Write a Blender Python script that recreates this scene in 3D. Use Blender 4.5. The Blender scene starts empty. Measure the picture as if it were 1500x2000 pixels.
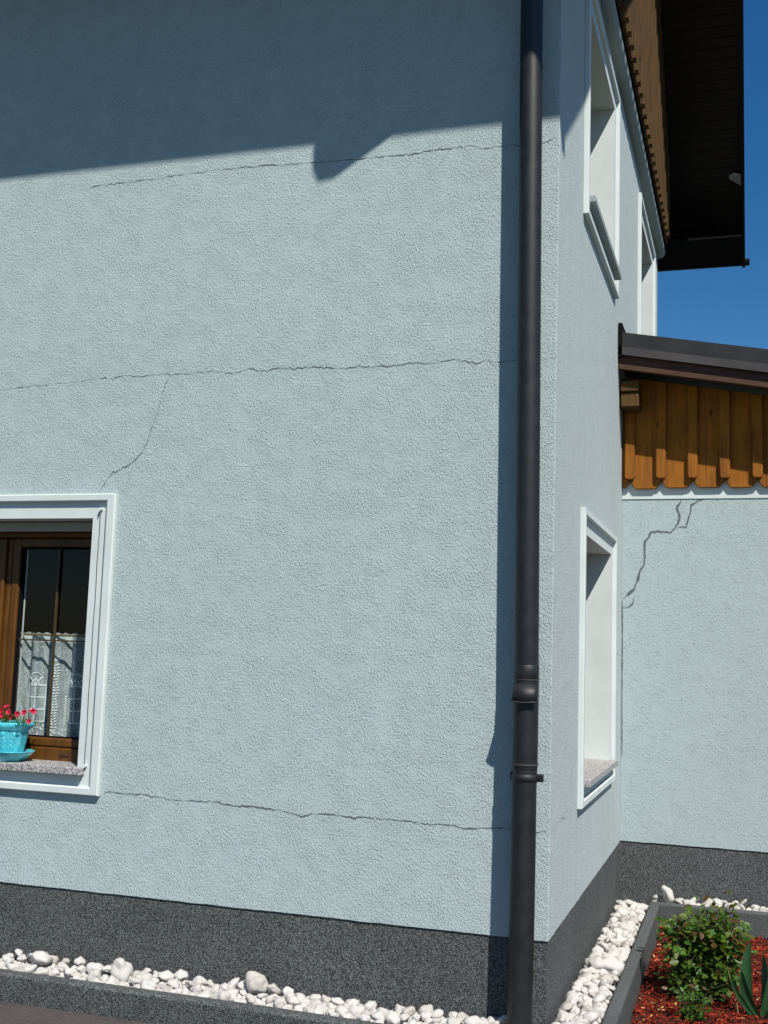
import bpy, bmesh, math, random
from mathutils import Vector, Matrix, noise
random.seed(7)
sc = bpy.context.scene
# ------------------------------------------------------------------ camera
F = Vector((-0.304232, 0.94496147, 0.12037738)); R = Vector((0.95257825, 0.3026, 0.03206121)); U = R.cross(F)
cam = bpy.data.cameras.new('camera'); co = bpy.data.objects.new('camera', cam)
co.matrix_world = Matrix(((R.x, U.x, -F.x, 0.7997), (R.y, U.y, -F.y, -4.9), (R.z, U.z, -F.z, 1.6), (0, 0, 0, 1)))
cam.sensor_fit = 'HORIZONTAL'; cam.sensor_width = 36; cam.lens = 36 * 2221.4 / 1500; cam.clip_end = 2000; cam.clip_start = .05
sc.collection.objects.link(co); sc.camera = co
# ------------------------------------------------------------------ sky, sun, exposure
RAY = Vector((-0.85, 1.0, -1.65)).normalized()
EL = math.asin(-RAY.z); AZ = math.atan2(.85, -1.0)
w = bpy.data.worlds.new('World'); sc.world = w; w.use_nodes = True
nt = w.node_tree; bg = nt.nodes['Background']; sk = nt.nodes.new('ShaderNodeTexSky')
sk.sky_type = 'NISHITA'; sk.sun_disc = False; sk.sun_elevation = EL; sk.sun_rotation = AZ
sk.air_density = 1.0; sk.dust_density = .45; sk.ozone_density = 3.5; sk.altitude = 400
hs = nt.nodes.new('ShaderNodeHueSaturation'); hs.inputs['Hue'].default_value = .5; hs.inputs['Saturation'].default_value = 1.34
nt.links.new(sk.outputs[0], hs.inputs['Color']); nt.links.new(hs.outputs[0], bg.inputs[0]); bg.inputs[1].default_value = .073
sl = bpy.data.lights.new('sun', 'SUN'); so = bpy.data.objects.new('sun', sl); sc.collection.objects.link(so)
sl.energy = 4.75; sl.angle = math.radians(.7); sl.color = (1, .94, .86)
so.rotation_euler = RAY.to_track_quat('-Z', 'Y').to_euler(); so.location = (6, -8, 12)
sc.view_settings.view_transform = 'Standard'; sc.view_settings.look = 'None'
sc.view_settings.exposure = .38; sc.view_settings.gamma = 1
# ------------------------------------------------------------------ material helpers
MT = {}
def mat(name, col, rough=.8, spec=.3, metal=0):
    m = bpy.data.materials.new(name); m.use_nodes = True; b = m.node_tree.nodes['Principled BSDF']
    b.inputs['Base Color'].default_value = (*col, 1); b.inputs['Roughness'].default_value = rough
    b.inputs['Specular IOR Level'].default_value = spec; b.inputs['Metallic'].default_value = metal
    MT[name] = m; return m, m.node_tree.nodes, m.node_tree.links, b
def coord(n, l, scale=(1, 1, 1), rot=(0, 0, 0)):
    tc = n.new('ShaderNodeTexCoord'); mp = n.new('ShaderNodeMapping'); mp.inputs['Scale'].default_value = scale
    mp.inputs['Rotation'].default_value = rot; l.new(tc.outputs['Object'], mp.inputs[0]); return mp.outputs[0]
def nz(n, l, vec, scale, detail=3, rough=.55, dist=0):
    t = n.new('ShaderNodeTexNoise'); t.inputs['Scale'].default_value = scale; t.inputs['Detail'].default_value = detail
    t.inputs['Roughness'].default_value = rough; t.inputs['Distortion'].default_value = dist; l.new(vec, t.inputs['Vector']); return t.outputs['Fac']
def ramp(n, l, f, stops):
    r = n.new('ShaderNodeValToRGB'); e = r.color_ramp.elements
    while len(e) < len(stops): e.new(.5)
    for i, (p, c) in enumerate(stops):
        e[i].position = p; e[i].color = (*c, 1) if len(c) == 3 else c
    l.new(f, r.inputs[0]); return r.outputs['Color']
def mth(n, l, op, a, b):
    t = n.new('ShaderNodeMath'); t.operation = op
    for i, v in enumerate((a, b)):
        if isinstance(v, (int, float)): t.inputs[i].default_value = v
        else: l.new(v, t.inputs[i])
    return t.outputs[0]
def mixc(n, l, f, a, b, mode='MIX'):
    t = n.new('ShaderNodeMix'); t.data_type = 'RGBA'; t.blend_type = mode
    for i, v in ((0, f), (6, a), (7, b)):
        if isinstance(v, (int, float)): t.inputs[i].default_value = v
        elif isinstance(v, tuple): t.inputs[i].default_value = (*v, 1)
        else: l.new(v, t.inputs[i])
    return t.outputs[2]
def bump(n, l, b, h, dist, strength=1):
    t = n.new('ShaderNodeBump'); t.inputs['Distance'].default_value = dist; t.inputs['Strength'].default_value = strength
    l.new(h, t.inputs['Height']); l.new(t.outputs[0], b.inputs['Normal']); return t
def plaster(name, base, streak=True, grain=1.0):
    m, n, l, b = mat(name, base, .93, .15)
    v = coord(n, l); v2 = coord(n, l, (150, 150, 85), (0, math.radians(-50), 0))
    a = nz(n, l, v, 125, 3, .6, 0)
    st = nz(n, l, v2, 1, 2, .5, 0)
    big = nz(n, l, v, 9, 5, .7); fine = nz(n, l, v, 420, 2)
    pits0 = ramp(n, l, st, [(.33, (0, 0, 0)), (.47, (1, 1, 1))])
    mask = ramp(n, l, big, [(.40, (.0, .0, .0)), (.60, (1, 1, 1))])
    pits = mth(n, l, 'SUBTRACT', 1.0, mth(n, l, 'MULTIPLY', mth(n, l, 'SUBTRACT', 1.0, pits0), mth(n, l, 'ADD', mth(n, l, 'MULTIPLY', mask, .4), .45)))
    h = mth(n, l, 'ADD', pits, mth(n, l, 'MULTIPLY', mth(n, l, 'MULTIPLY', a, mth(n, l, 'ADD', mth(n, l, 'MULTIPLY', mask, .8), .6)), 1.3))
    h = mth(n, l, 'ADD', h, mth(n, l, 'MULTIPLY', fine, .06))
    bump(n, l, b, h, .0028 * grain, 1.0)
    d = tuple(c * .62 for c in base)
    c = mixc(n, l, mth(n, l, 'MULTIPLY', mth(n, l, 'SUBTRACT', 1.0, pits), .3), base, d)
    # very soft weathering: rain streaks and cloudy patches of dust in the coat
    v3 = coord(n, l, (7, 7, .8)); wst = nz(n, l, v3, 1, 4, .6)
    c = mixc(n, l, 1.0, c, ramp(n, l, wst, [(.3, (.965, .97, .96)), (.65, (1, 1, 1))]), 'MULTIPLY')
    c = mixc(n, l, 1.0, c, ramp(n, l, nz(n, l, v, 1.1, 4, .6), [(.3, (.965, .968, .965)), (.7, (1.02, 1.02, 1.02))]), 'MULTIPLY')
    l.new(c, b.inputs['Base Color']); return m
def speckle(name, dark, light, scale=230, hi=.62):
    m, n, l, b = mat(name, dark, .75, .3)
    v = coord(n, l); vo = n.new('ShaderNodeTexVoronoi'); vo.inputs['Scale'].default_value = scale; l.new(v, vo.inputs['Vector'])
    sep = n.new('ShaderNodeSeparateColor'); l.new(vo.outputs['Color'], sep.inputs[0])
    mid = tuple((a + c) / 2.4 for a, c in zip(dark, light))
    c = ramp(n, l, sep.outputs[0], [(.25, dark), (hi, mid), (.93, light)])
    c = mixc(n, l, 1.0, c, ramp(n, l, nz(n, l, v, 2.5, 4), [(.3, (.85, .86, .85)), (.7, (1.08, 1.08, 1.08))]), 'MULTIPLY')
    l.new(c, b.inputs['Base Color']); bump(n, l, b, mth(n, l, 'ADD', vo.outputs['Distance'], nz(n, l, v, 300, 2)), .0022, .8); return m
def wood(name, c1, c2, axis='z', rough=.55, knots=True):
    m, n, l, b = mat(name, c1, rough, .35)
    s = {'z': (38, 38, 1.6), 'x': (1.6, 38, 38), 'y': (38, 1.6, 38)}[axis]
    v = coord(n, l, s); g = nz(n, l, v, 1, 5, .65, 1.2)
    c = ramp(n, l, g, [(.28, c2), (.5, c1), (.75, tuple(min(1, x * 1.25) for x in c1))])
    s2 = {'z': (5, 5, 2.2), 'x': (2.2, 5, 5), 'y': (5, 2.2, 5)}[axis]
    if knots:
        vo = n.new('ShaderNodeTexVoronoi'); vo.inputs['Scale'].default_value = 1.3; l.new(coord(n, l, s2), vo.inputs['Vector'])
        k = ramp(n, l, vo.outputs['Distance'], [(.05, (.25, .2, .18)), (.1, (1, 1, 1))]); c = mixc(n, l, 1.0, c, k, 'MULTIPLY')
    c = mixc(n, l, 1.0, c, ramp(n, l, nz(n, l, coord(n, l, (6, 6, 6)), 1, 2), [(.3, (.78, .76, .74)), (.7, (1.1, 1.1, 1.1))]), 'MULTIPLY')
    l.new(c, b.inputs['Base Color']); bump(n, l, b, g, .0012, .6); return m
def plain(name, col, rough=.6, var=.12, scale=9, bmp=0, spec=.4, metal=0):
    m, n, l, b = mat(name, col, rough, spec, metal); v = coord(n, l)
    f = nz(n, l, v, scale, 5, .6)
    l.new(ramp(n, l, f, [(.3, tuple(x * (1 - var) for x in col)), (.7, tuple(min(1, x * (1 + var)) for x in col))]), b.inputs['Base Color'])
    l.new(ramp(n, l, f, [(.2, (rough * .85,) * 3), (.8, (min(1, rough * 1.15),) * 3)]), b.inputs['Roughness'])
    if bmp: bump(n, l, b, nz(n, l, v, scale * 14, 3), bmp, .6)
    return m
WALL = plaster('pale_blue_plaster', (.395, .482, .490))
WALL3 = plaster('pale_blue_plaster_annex', (.37, .452, .46), grain=.6)
WALL2 = plaster('pale_blue_plaster_side', (.43, .495, .50), grain=.6)
WHITE = plain('white_trim_paint', (.55, .61, .60), .7, .05, 5, .0006)
PLINTH = speckle('dark_mosaic_plaster', (.018, .021, .022), (.18, .195, .195), 320)
KERB = speckle('grey_kerb_plaster', (.055, .062, .062), (.13, .14, .14), 420, .5)
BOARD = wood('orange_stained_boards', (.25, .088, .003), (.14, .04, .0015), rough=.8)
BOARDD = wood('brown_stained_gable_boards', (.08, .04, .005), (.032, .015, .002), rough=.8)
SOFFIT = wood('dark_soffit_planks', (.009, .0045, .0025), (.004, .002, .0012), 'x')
VERGE = wood('dark_verge_wood', (.05, .018, .010), (.025, .009, .005), 'x', knots=False)
BATTEN = wood('stained_verge_batten', (.07, .03, .014), (.035, .015, .007), 'x', knots=False)
SASH = wood('brown_window_wood', (.105, .042, .004), (.06, .021, .002), 'z', .5, knots=False)
PIPE = plain('dark_anthracite_metal', (.011, .012, .0135), .5, .3, 14, 0, .45, 0)
ROOFM = plain('dark_roof_metal', (.020, .020, .022), .5, .15, 6, 0, .4, .2)
LIP = plain('grey_metal_lip', (.045, .041, .040), .5, .15, 8)
TILE = plain('dark_roof_tile', (.05, .035, .03), .8, .25, 12, .002)
CORN = plain('grey_cornice_paint', (.26, .30, .30), .7, .08, 6)
INNER = plain('dark_interior', (.004, .004, .004), .9, .1, 2)
BLACK = plain('black_gasket', (.005, .005, .006), .9, .1, 4, 0, .1)
ALU = plain('spacer_aluminium', (.6, .62, .6), .4, .05, 9)
GREYP = plain('grey_shutter_rail', (.30, .31, .28), .6, .06, 9)
CRACK = plain('crack_dark', (.10, .125, .13), .95, .35, 60)
CRACKL = plain('faint_crack', (.20, .25, .26), .95, .3, 60)
POT = None
def granite():
    m, n, l, b = mat('grey_granite', (.4, .4, .4), .45, .4); v = coord(n, l)
    vo = n.new('ShaderNodeTexVoronoi'); vo.inputs['Scale'].default_value = 190; l.new(v, vo.inputs['Vector'])
    sep = n.new('ShaderNodeSeparateColor'); l.new(vo.outputs['Color'], sep.inputs[0])
    l.new(ramp(n, l, sep.outputs[1], [(.1, (.10, .10, .10)), (.3, (.25, .25, .25)), (.6, (.36, .36, .355)), (.95, (.5, .48, .47))]), b.inputs['Base Color']); return m
GRANITE = granite()
def ceramic():
    m, n, l, b = mat('turquoise_glaze', (.03, .42, .52), .18, .5); v = coord(n, l)
    l.new(ramp(n, l, nz(n, l, v, 22, 4), [(.3, (.05, .40, .50)), (.7, (.11, .60, .68))]), b.inputs['Base Color'])
    b.inputs['Coat Weight'].default_value = .3; bump(n, l, b, nz(n, l, v, 60, 2), .001, .5); return m
POT = ceramic()
def glass():
    m = bpy.data.materials.new('window_glass'); m.use_nodes = True; n = m.node_tree.nodes; l = m.node_tree.links
    n.remove(n['Principled BSDF']); o = n['Material Output']
    t = n.new('ShaderNodeBsdfTransparent'); t.inputs[0].default_value = (.86, .9, .9, 1)
    g = n.new('ShaderNodeBsdfGlossy'); g.inputs['Roughness'].default_value = .02; g.inputs[0].default_value = (.45, .45, .45, 1)
    lw = n.new('ShaderNodeLayerWeight'); lw.inputs[0].default_value = .5; fz = mth(n, l, 'ADD', mth(n, l, 'MULTIPLY', mth(n, l, 'POWER', lw.outputs['Facing'], 5.0), .9), .045); mx = n.new('ShaderNodeMixShader')
    l.new(fz, mx.inputs[0]); l.new(t.outputs[0], mx.inputs[1]); l.new(g.outputs[0], mx.inputs[2]); l.new(mx.outputs[0], o.inputs[0]); return m
GLASS = glass()
def lace():
    m, n, l, b = mat('white_lace', (.55, .62, .62), .9, .1); v = coord(n, l)
    vo = n.new('ShaderNodeTexVoronoi'); vo.feature = 'F1'; vo.inputs['Scale'].default_value = 160; l.new(v, vo.inputs['Vector'])
    a = ramp(n, l, vo.outputs['Distance'], [(.2, (.42, .42, .42)), (.6, (.8, .8, .8))])
    a2 = ramp(n, l, nz(n, l, coord(n, l, (30, 30, 9)), 1, 3), [(.35, (.6,) * 3), (.65, (1.0,) * 3)])
    l.new(mixc(n, l, 1.0, a, a2, 'MULTIPLY'), b.inputs['Alpha']); return m
LACE = lace()
LACES = plain('lace_embroidery', (.8, .84, .8), .9, .05, 20)
def stone_mat():
    m, n, l, b = mat('white_marble_pebble', (.62, .6, .57), .7, .3)
    oi = n.new('ShaderNodeObjectInfo'); v = coord(n, l); f = nz(n, l, v, 24, 4, .6, .8)
    c = ramp(n, l, f, [(.25, (.34, .32, .29)), (.45, (.46, .445, .42)), (.8, (.53, .525, .505))])
    t = ramp(n, l, oi.outputs['Random'], [(0, (.78, .77, .74)), (.07, (.88, .85, .80)), (.2, (.96, .95, .94)), (.6, (1.04, 1.04, 1.04)), (1, (1.12, 1.12, 1.12))])
    l.new(mixc(n, l, 1.0, c, t, 'MULTIPLY'), b.inputs['Base Color']); bump(n, l, b, nz(n, l, v, 130, 3), .0012, .7); return m
STONE = stone_mat()
def leafm(name, c1, c2, tr=.25):
    m, n, l, b = mat(name, c1, .45, .4); v = coord(n, l)
    l.new(ramp(n, l, nz(n, l, v, 28, 2), [(.3, c2), (.7, c1)]), b.inputs['Base Color'])
    b.inputs['Transmission Weight'].default_value = 0
    td = n.new('ShaderNodeBsdfTranslucent'); td.inputs[0].default_value = (c1[0] * 1.6, c1[1] * 1.6, c1[2], 1)
    mx = n.new('ShaderNodeMixShader'); mx.inputs[0].default_value = tr; l.new(b.outputs[0], mx.inputs[1]); l.new(td.outputs[0], mx.inputs[2])
    l.new(mx.outputs[0], n['Material Output'].inputs[0]); return m
LEAF = leafm('rose_leaf', (.055, .15, .012), (.022, .07, .006)); LEAFY = leafm('young_leaf', (.10, .15, .012), (.05, .08, .01))
LEAFB = leafm('tulip_leaf', (.03, .095, .035), (.018, .06, .02)); STEM = plain('stem', (.05, .06, .02), .7, .2, 30)
LEAFR = leafm('reddish_leaf', (.10, .05, .015), (.06, .03, .01)); PETAL = leafm('red_petal', (.62, .02, .07), (.42, .01, .04), .2)
def mulchm():
    m, n, l, b = mat('red_bark_mulch', (.3, .03, .01), .85, .2); at = n.new('ShaderNodeAttribute'); at.attribute_name = 'tint'
    sep = n.new('ShaderNodeSeparateColor'); l.new(at.outputs['Color'], sep.inputs[0])
    c = ramp(n, l, sep.outputs[0], [(0, (.07, .01, .006)), (.45, (.24, .022, .008)), (.85, (.38, .045, .012)), (.96, (.45, .09, .02)), (1, (.55, .33, .12))])
    l.new(c, b.inputs['Base Color']); return m
MULCH = mulchm()
SOIL = plain('dark_red_soil', (.05, .012, .006), .95, .4, 40, .004)
def pavem():
    m, n, l, b = mat('red_brown_pavers', (.16, .11, .1), .85, .25); v = coord(n, l, (1, 1, 1), (0, 0, math.radians(0)))
    br = n.new('ShaderNodeTexBrick'); l.new(v, br.inputs['Vector']); br.inputs['Scale'].default_value = 1
    br.inputs['Brick Width'].default_value = .2; br.inputs['Row Height'].default_value = .1; br.inputs['Mortar Size'].default_value = .003
    br.inputs['Mortar Smooth'].default_value = .5; br.inputs['Color1'].default_value = (.072, .059, .056, 1); br.inputs['Color2'].default_value = (.06, .051, .049, 1)
    br.inputs['Mortar'].default_value = (.09, .08, .077, 1)
    c = mixc(n, l, 1.0, br.outputs['Color'], ramp(n, l, nz(n, l, v, 60, 4), [(.3, (.8, .8, .8)), (.7, (1.15, 1.15, 1.15))]), 'MULTIPLY')
    l.new(c, b.inputs['Base Color']); bump(n, l, b, mth(n, l, 'SUBTRACT', mth(n, l, 'MULTIPLY', nz(n, l, v, 160, 3), .3), br.outputs['Fac']), .003, .6); return m
PAVE = pavem()
GRASSY = plain('distant_ground', (.035, .045, .022), .95, .3, 3)
# ------------------------------------------------------------------ mesh helpers
class MB:
    def __init__(s, f=None): s.b = bmesh.new(); s.f = f or (lambda p: p)
    def vert(s, p): return s.b.verts.new(s.f(Vector(p)))
    def face(s, pts, mi=0, smooth=False):
        fc = s.b.faces.new([s.vert(p) for p in pts]); fc.material_index = mi; fc.smooth = smooth; return fc
    def box(s, x0, x1, y0, y1, z0, z1, bev=0):
        vs = [s.vert((x, y, z)) for x in (x0, x1) for y in (y0, y1) for z in (z0, z1)]
        fs = [s.b.faces.new([vs[i] for i in q]) for q in ((0, 1, 3, 2), (4, 6, 7, 5), (0, 4, 5, 1), (2, 3, 7, 6), (0, 2, 6, 4), (1, 5, 7, 3))]
        if bev:
            es = list({e for f in fs for e in f.edges})
            bmesh.ops.bevel(s.b, geom=es, offset=bev, segments=2, affect='EDGES', profile=.5)
    def prism(s, poly, a, b_, fn, bev=0):   # poly of (p,q); fn(p,q,t) -> point
        A = [s.vert(fn(p, q, a)) for p, q in poly]; B = [s.vert(fn(p, q, b_)) for p, q in poly]; n = len(poly)
        fs = [s.b.faces.new(A), s.b.faces.new(B[::-1])]
        for i in range(n): fs.append(s.b.faces.new([A[i], A[(i + 1) % n], B[(i + 1) % n], B[i]]))
        if bev: bmesh.ops.bevel(s.b, geom=list({e for f in fs for e in f.edges}), offset=bev, segments=2, affect='EDGES')
    def tube(s, pts, rad, seg=16, caps=True, mi=0):
        pts = [Vector(p) for p in pts]; n = len(pts)
        if not hasattr(rad, '__len__'): rad = [rad] * n
        rings = []; up = None
        for i, p in enumerate(pts):
            d = (pts[min(i + 1, n - 1)] - pts[max(i - 1, 0)]).normalized()
            if up is None: up = d.orthogonal().normalized()
            up = (up - d * up.dot(d)).normalized(); sd = d.cross(up)
            rings.append([s.vert(p + (up * math.cos(t) + sd * math.sin(t)) * rad[i]) for t in [2 * math.pi * k / seg for k in range(seg)]])
        for i in range(n - 1):
            for k in range(seg):
                f = s.b.faces.new([rings[i][k], rings[i][(k + 1) % seg], rings[i + 1][(k + 1) % seg], rings[i + 1][k]]); f.smooth = True; f.material_index = mi
        if caps:
            for rg in (rings[0][::-1], rings[-1]): s.b.faces.new([s.b.verts.new(v.co) for v in rg]).material_index = mi
    def build(s, name, m, parent=None, **tags):
        bmesh.ops.recalc_face_normals(s.b, faces=s.b.faces[:]) if not tags.pop('keep', False) else None
        me = bpy.data.meshes.new(name); s.b.to_mesh(me); s.b.free()
        for x in (m if isinstance(m, (list, tuple)) else [m]): me.materials.append(x)
        o = bpy.data.objects.new(name, me); sc.collection.objects.link(o)
        if parent: o.parent = parent; o.matrix_parent_inverse = Matrix.Translation(-parent.location) if parent.type == 'EMPTY' else Matrix.Identity(4)
        for k, v in tags.items(): o[k] = v
        return o
def empty(name, loc, label, cat, group=None):
    o = bpy.data.objects.new(name, None); o.location = loc; o.empty_display_size = .1; sc.collection.objects.link(o)
    o['label'] = label; o['category'] = cat
    if group: o['group'] = group
    return o
# wall-local frames: (u along wall, w outward, z)
FA = lambda p: Vector((p[0], -p[1], p[2]))          # front wall, faces -y
FB = lambda p: Vector((p[1], p[0], p[2]))           # side wall, faces +x
YC = 2.79
FC = lambda p: Vector((p[0], YC - p[1], p[2]))      # annex wall
ZP = .418; H_TOP = 5.7; YE = 5.81; XW = -7.5
# ------------------------------------------------------------------ ground
def struct(o, kind='structure'): o['kind'] = kind; return o
b = MB(); b.face([(-400, -400, -.075), (400, -400, -.075), (400, 400, -.075), (-400, 400, -.075)]); struct(b.build('ground', GRASSY, keep=True))
b = MB(); b.face([(-9, -3.2, -.012), (7, -3.2, -.012), (7, -.345, -.012), (-9, -.345, -.012)]); struct(b.build('paving', PAVE, keep=True))
b = MB(); N = 60
for i in range(N):
    for j in range(N):
        x0, x1 = .26 + 2.6 * i / N, .26 + 2.6 * (i + 1) / N; y0, y1 = -.30 + 2.85 * j / N, -.30 + 2.85 * (j + 1) / N
        hz = lambda x, y: -.055 + .028 * noise.noise(Vector((x * 3, y * 3, 0))) + .012 * noise.noise(Vector((x * 11, y * 11, 3)))
        b.face([(x, y, hz(x, y)) for x, y in ((x0, y0), (x1, y0), (x1, y1), (x0, y1))], 0, True)
bmesh.ops.remove_doubles(b.b, verts=b.b.verts[:], dist=1e-4)
struct(b.build('soil_bed', SOIL, keep=True))
# ------------------------------------------------------------------ house
house = empty('house', (0, 0, 0), 'pale blue rendered house with dark plinth, cracked walls and wooden gable overhang', 'house')
def ring_grid(us, zs, holes):
    out = []
    for i in range(len(us) - 1):
        for j in range(len(zs) - 1):
            uc, zc = (us[i] + us[i + 1]) / 2, (zs[j] + zs[j + 1]) / 2
            if not any(h[0] < uc < h[1] and h[2] < zc < h[3] for h in holes): out.append((us[i], us[i + 1], zs[j], zs[j + 1]))
    return out
def wall_panel(f, u0, u1, z0, z1, holes, skip=None, bottom_jit=True, lip=.022):
    b = MB(f)
    us = sorted({u0, u1, *[h[0] for h in holes], *[h[1] for h in holes]}); zs = sorted({z0 + .03, z1, *[h[2] for h in holes], *[h[3] for h in holes]})
    for a, c, d, e in ring_grid(us, zs, holes): b.face([(a, 0, d), (c, 0, d), (c, 0, e), (a, 0, e)])
    n = int((u1 - u0) / .03); prev = None
    for i in range(n + 1):   # hand-finished lower edge of the render over the plinth
        u = u0 + (u1 - u0) * i / n; j = (.0022 * noise.noise(Vector((u * 9, 0, z0))) + .0016 * noise.noise(Vector((u * 37, 2, z0)))) * (0 if i in (0, n) else 1)
        if prev:
            b.face([(prev[0], 0, prev[1]), (u, 0, z0 + j), (u, 0, z0 + .03), (prev[0], 0, z0 + .03)])
            b.face([(prev[0], 0, prev[1]), (prev[0], -lip, prev[1] + .002), (u, -lip, z0 + j + .002), (u, 0, z0 + j)])
        prev = (u, z0 + j)
    return b
WA = (-3.62, -2.157, .864, 2.322)
W1 = (.80, 2.262, .862, 2.345)
W2 = (.78, 2.262, 3.876, 5.215)
W3 = (3.80, 5.26, 3.35, 5.215)
CR = .004
wall_panel(FA, XW, -CR, ZP, H_TOP, [WA]).build('front_wall', WALL, house)
wall_panel(FB, CR, YE, ZP, H_TOP, [W1, W2, W3]).build('side_wall', WALL2, house)
# worn rounded corner of the render
b = MB(); n = 260; rows = []
for i in range(n + 1):
    z = ZP + (H_TOP - ZP) * i / n; j = .003 * noise.noise(Vector((0, 0, z * 23))) + .003 * noise.noise(Vector((4, 0, z * 70)))
    rr = []
    for k in range(5):
        t = math.pi / 2 * k / 4; q = j * math.sin(2 * t)
        rr.append(b.vert((-CR + CR * math.sin(t) + q, CR - CR * math.cos(t) - q, z)))
    rows.append(rr)
for i in range(n):
    for k in range(4): b.b.faces.new([rows[i][k], rows[i][k + 1], rows[i + 1][k + 1], rows[i + 1][k]]).smooth = True
b.build('wall_corner', WALL, house)
b = MB(); b.face([(XW, 0, ZP), (XW, YE, ZP), (XW, YE, H_TOP), (XW, 0, H_TOP)]); b.face([(XW, YE, ZP), (0, YE, ZP), (0, YE, H_TOP), (XW, YE, H_TOP)])
b.build('rear_wall', WALL, house)
b = MB(); PY = .007
b.face([(XW, PY, -.2), (-PY, PY, -.2), (-PY, PY, ZP + .01), (XW, PY, ZP + .01)]); b.face([(-PY, PY, -.2), (-PY, YE, -.2), (-PY, YE, ZP + .01), (-PY, PY, ZP + .01)])
b.face([(XW, PY, -.2), (XW, PY, ZP), (XW, YE, ZP), (XW, YE, -.2)]); b.face([(XW, YE, -.2), (XW, YE, ZP), (-PY, YE, ZP), (-PY, YE, -.2)])
b.build('plinth', PLINTH, house)
b = MB(); b.box(XW + .1, -.3, 1.9, 1.96, 0, 5.6); b.box(XW + .1, -.3, .35, 1.9, .5, .52); b.box(XW + .1, -.3, .35, 1.9, 2.75, 2.8)
b.build('interior_wall', INNER, house)
b = MB(); b.box(-.42, -.4, .3, YE - .1, .5, 5.6); b.build('interior_wall', INNER, house)
# roof -----------------------------------------------------------------
M_ = .76; ZB = 5.50; YN, YR, YF = -.82, 2.895, 6.61; XE = .795
zr = lambda y, off=0: ZB + off + M_ * (min(y, 2 * YR - y) - YN)
b = MB()
for o0, o1 in ((.09, .26),):
    P = [(YN, zr(YN, o0)), (YR, zr(YR, o0)), (YF, zr(YF, o0)), (YF + .03, zr(YF, o1)), (YR, zr(YR, o1)), (YN - .03, zr(YN, o1))]
    A = [b.vert((XW - .5, p, q)) for p, q in P]; B = [b.vert((XE - .02, p, q)) for p, q in P]
    for i in range(6): b.b.faces.new([A[i], A[(i + 1) % 6], B[(i + 1) % 6], B[i]])
    for V in (A, B): b.b.faces.new([V[0], V[1], V[4], V[5]]); b.b.faces.new([V[1], V[2], V[3], V[4]])
b.build('roof', TILE, house)
# soffit planks of the gable overhang (run across, one mesh) with thin gaps
b = MB(); pw = .096; sl_ = math.hypot(1, M_)
for side in (0, 1):
    y = YN + .01
    while y < YR - .05:
        y2 = min(y + pw / sl_, YR); g = .006
        ya, yb = y + g / 2, y2 - g / 2
        pa, pb = (ya, yb) if side == 0 else (2 * YR - yb, 2 * YR - ya)
        q = [(pa, zr(pa, .05)), (pb, zr(pb, .05)), (pb, zr(pb, .072)), (pa, zr(pa, .072))]
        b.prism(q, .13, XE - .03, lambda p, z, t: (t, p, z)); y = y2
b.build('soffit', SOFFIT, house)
b = MB()
for (a, c) in ((YN, YR), (YR, YF)):   # barge boards of the gable
    P = [(a, zr(a, 0)), (c, zr(c, 0)), (c, zr(c, .29)), (a, zr(a, .29))]
    b.prism(P, XE - .028, XE, lambda p, z, t: (t, p, z))
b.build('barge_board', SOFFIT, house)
b = MB(); b.box(XW - .4, XE - .03, YN, YN + .025, ZB + .03, ZB + .22); b.build('fascia_board', BLACK, house)
b = MB(); b.box(XW - .4, XE - .03, YF - .025, YF, ZB + .035, ZB + .22); b.box(XW - .4, XE - .03, YE + .02, YF - .025, ZB + .04, ZB + .06); b.build('fascia_board', BLACK, house)
def gutter(yc, zc, x0, x1):
    b = MB(); r = .055; prof = [(yc + r * math.cos(t), zc + r * math.sin(t)) for t in [math.pi + math.pi * k / 14 for k in range(15)]]
    prof += [(y * .0 + yc + (y - yc) * .93, zc + (z - zc) * .93) for y, z in prof[::-1]]
    b.prism(prof, x0, x1, lambda p, q, t: (t, p, q))
    b.prism([(yc + r * math.cos(t), zc + r * math.sin(t)) for t in [math.pi + math.pi * k / 14 for k in range(15)]], x1, x1 + .012, lambda p, q, t: (t, p, q))
    b.tube([(x0, yc - math.copysign(r, yc) * -1, zc), (x1, yc - math.copysign(r, yc) * -1, zc)], .009, 8)
    return b.build('gutter', PIPE, house)
gutter(-.875, 5.572, XW - .4, XE + .03); gutter(6.60 + .055, 5.592, XW - .4, XE + .03)
# gable cladding above cornice: wide boards with battens over the joints, scalloped feet
b = MB(); pit = .165; y = .02; zb = 5.502
while y < YE - .02:
    y2 = min(y + pit, YE); t_ = lambda yy: zr(yy, .06)
    ch = .022
    P = [(y + ch, zb), (y2 - ch, zb), (y2, zb + ch * .8), (y2, t_(y2)), ((y + y2) / 2, t_((y + y2) / 2)), (y, t_(y)), (y, zb + ch * .8)]
    b.prism(P, .076, .098, lambda p, q, t: (t, p, q))
    if y > .1:
        P = [(y - .02, zb + .008), (y + .02, zb + .008), (y + .03, zb + .02), (y + .03, t_(y)), (y - .03, t_(y)), (y - .03, zb + .02)]
        b.prism(P, .099, .122, lambda p, q, t: (t, p, q))
    y = y2
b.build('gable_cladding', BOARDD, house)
b = MB()
P = [(0.001, 5.385), (.03, 5.385), (.05, 5.395), (.066, 5.415), (.072, 5.44), (.07, 5.465), (.058, 5.487), (.035, 5.50), (.001, 5.50)]
b.prism(P, -.02, YE + .03, lambda p, q, t: (p, t, q)); o = b.build('cornice', CORN, house)
b = MB(); b.prism([(.02, 5.53), (YE - .02, 5.53), (YE - .02, zr(YE, .06)), (YR, zr(YR, .06)), (.02, zr(.02, .06))], .002, .074, lambda p, q, t: (t, p, q)); b.build('gable_backing', INNER, house)
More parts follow.
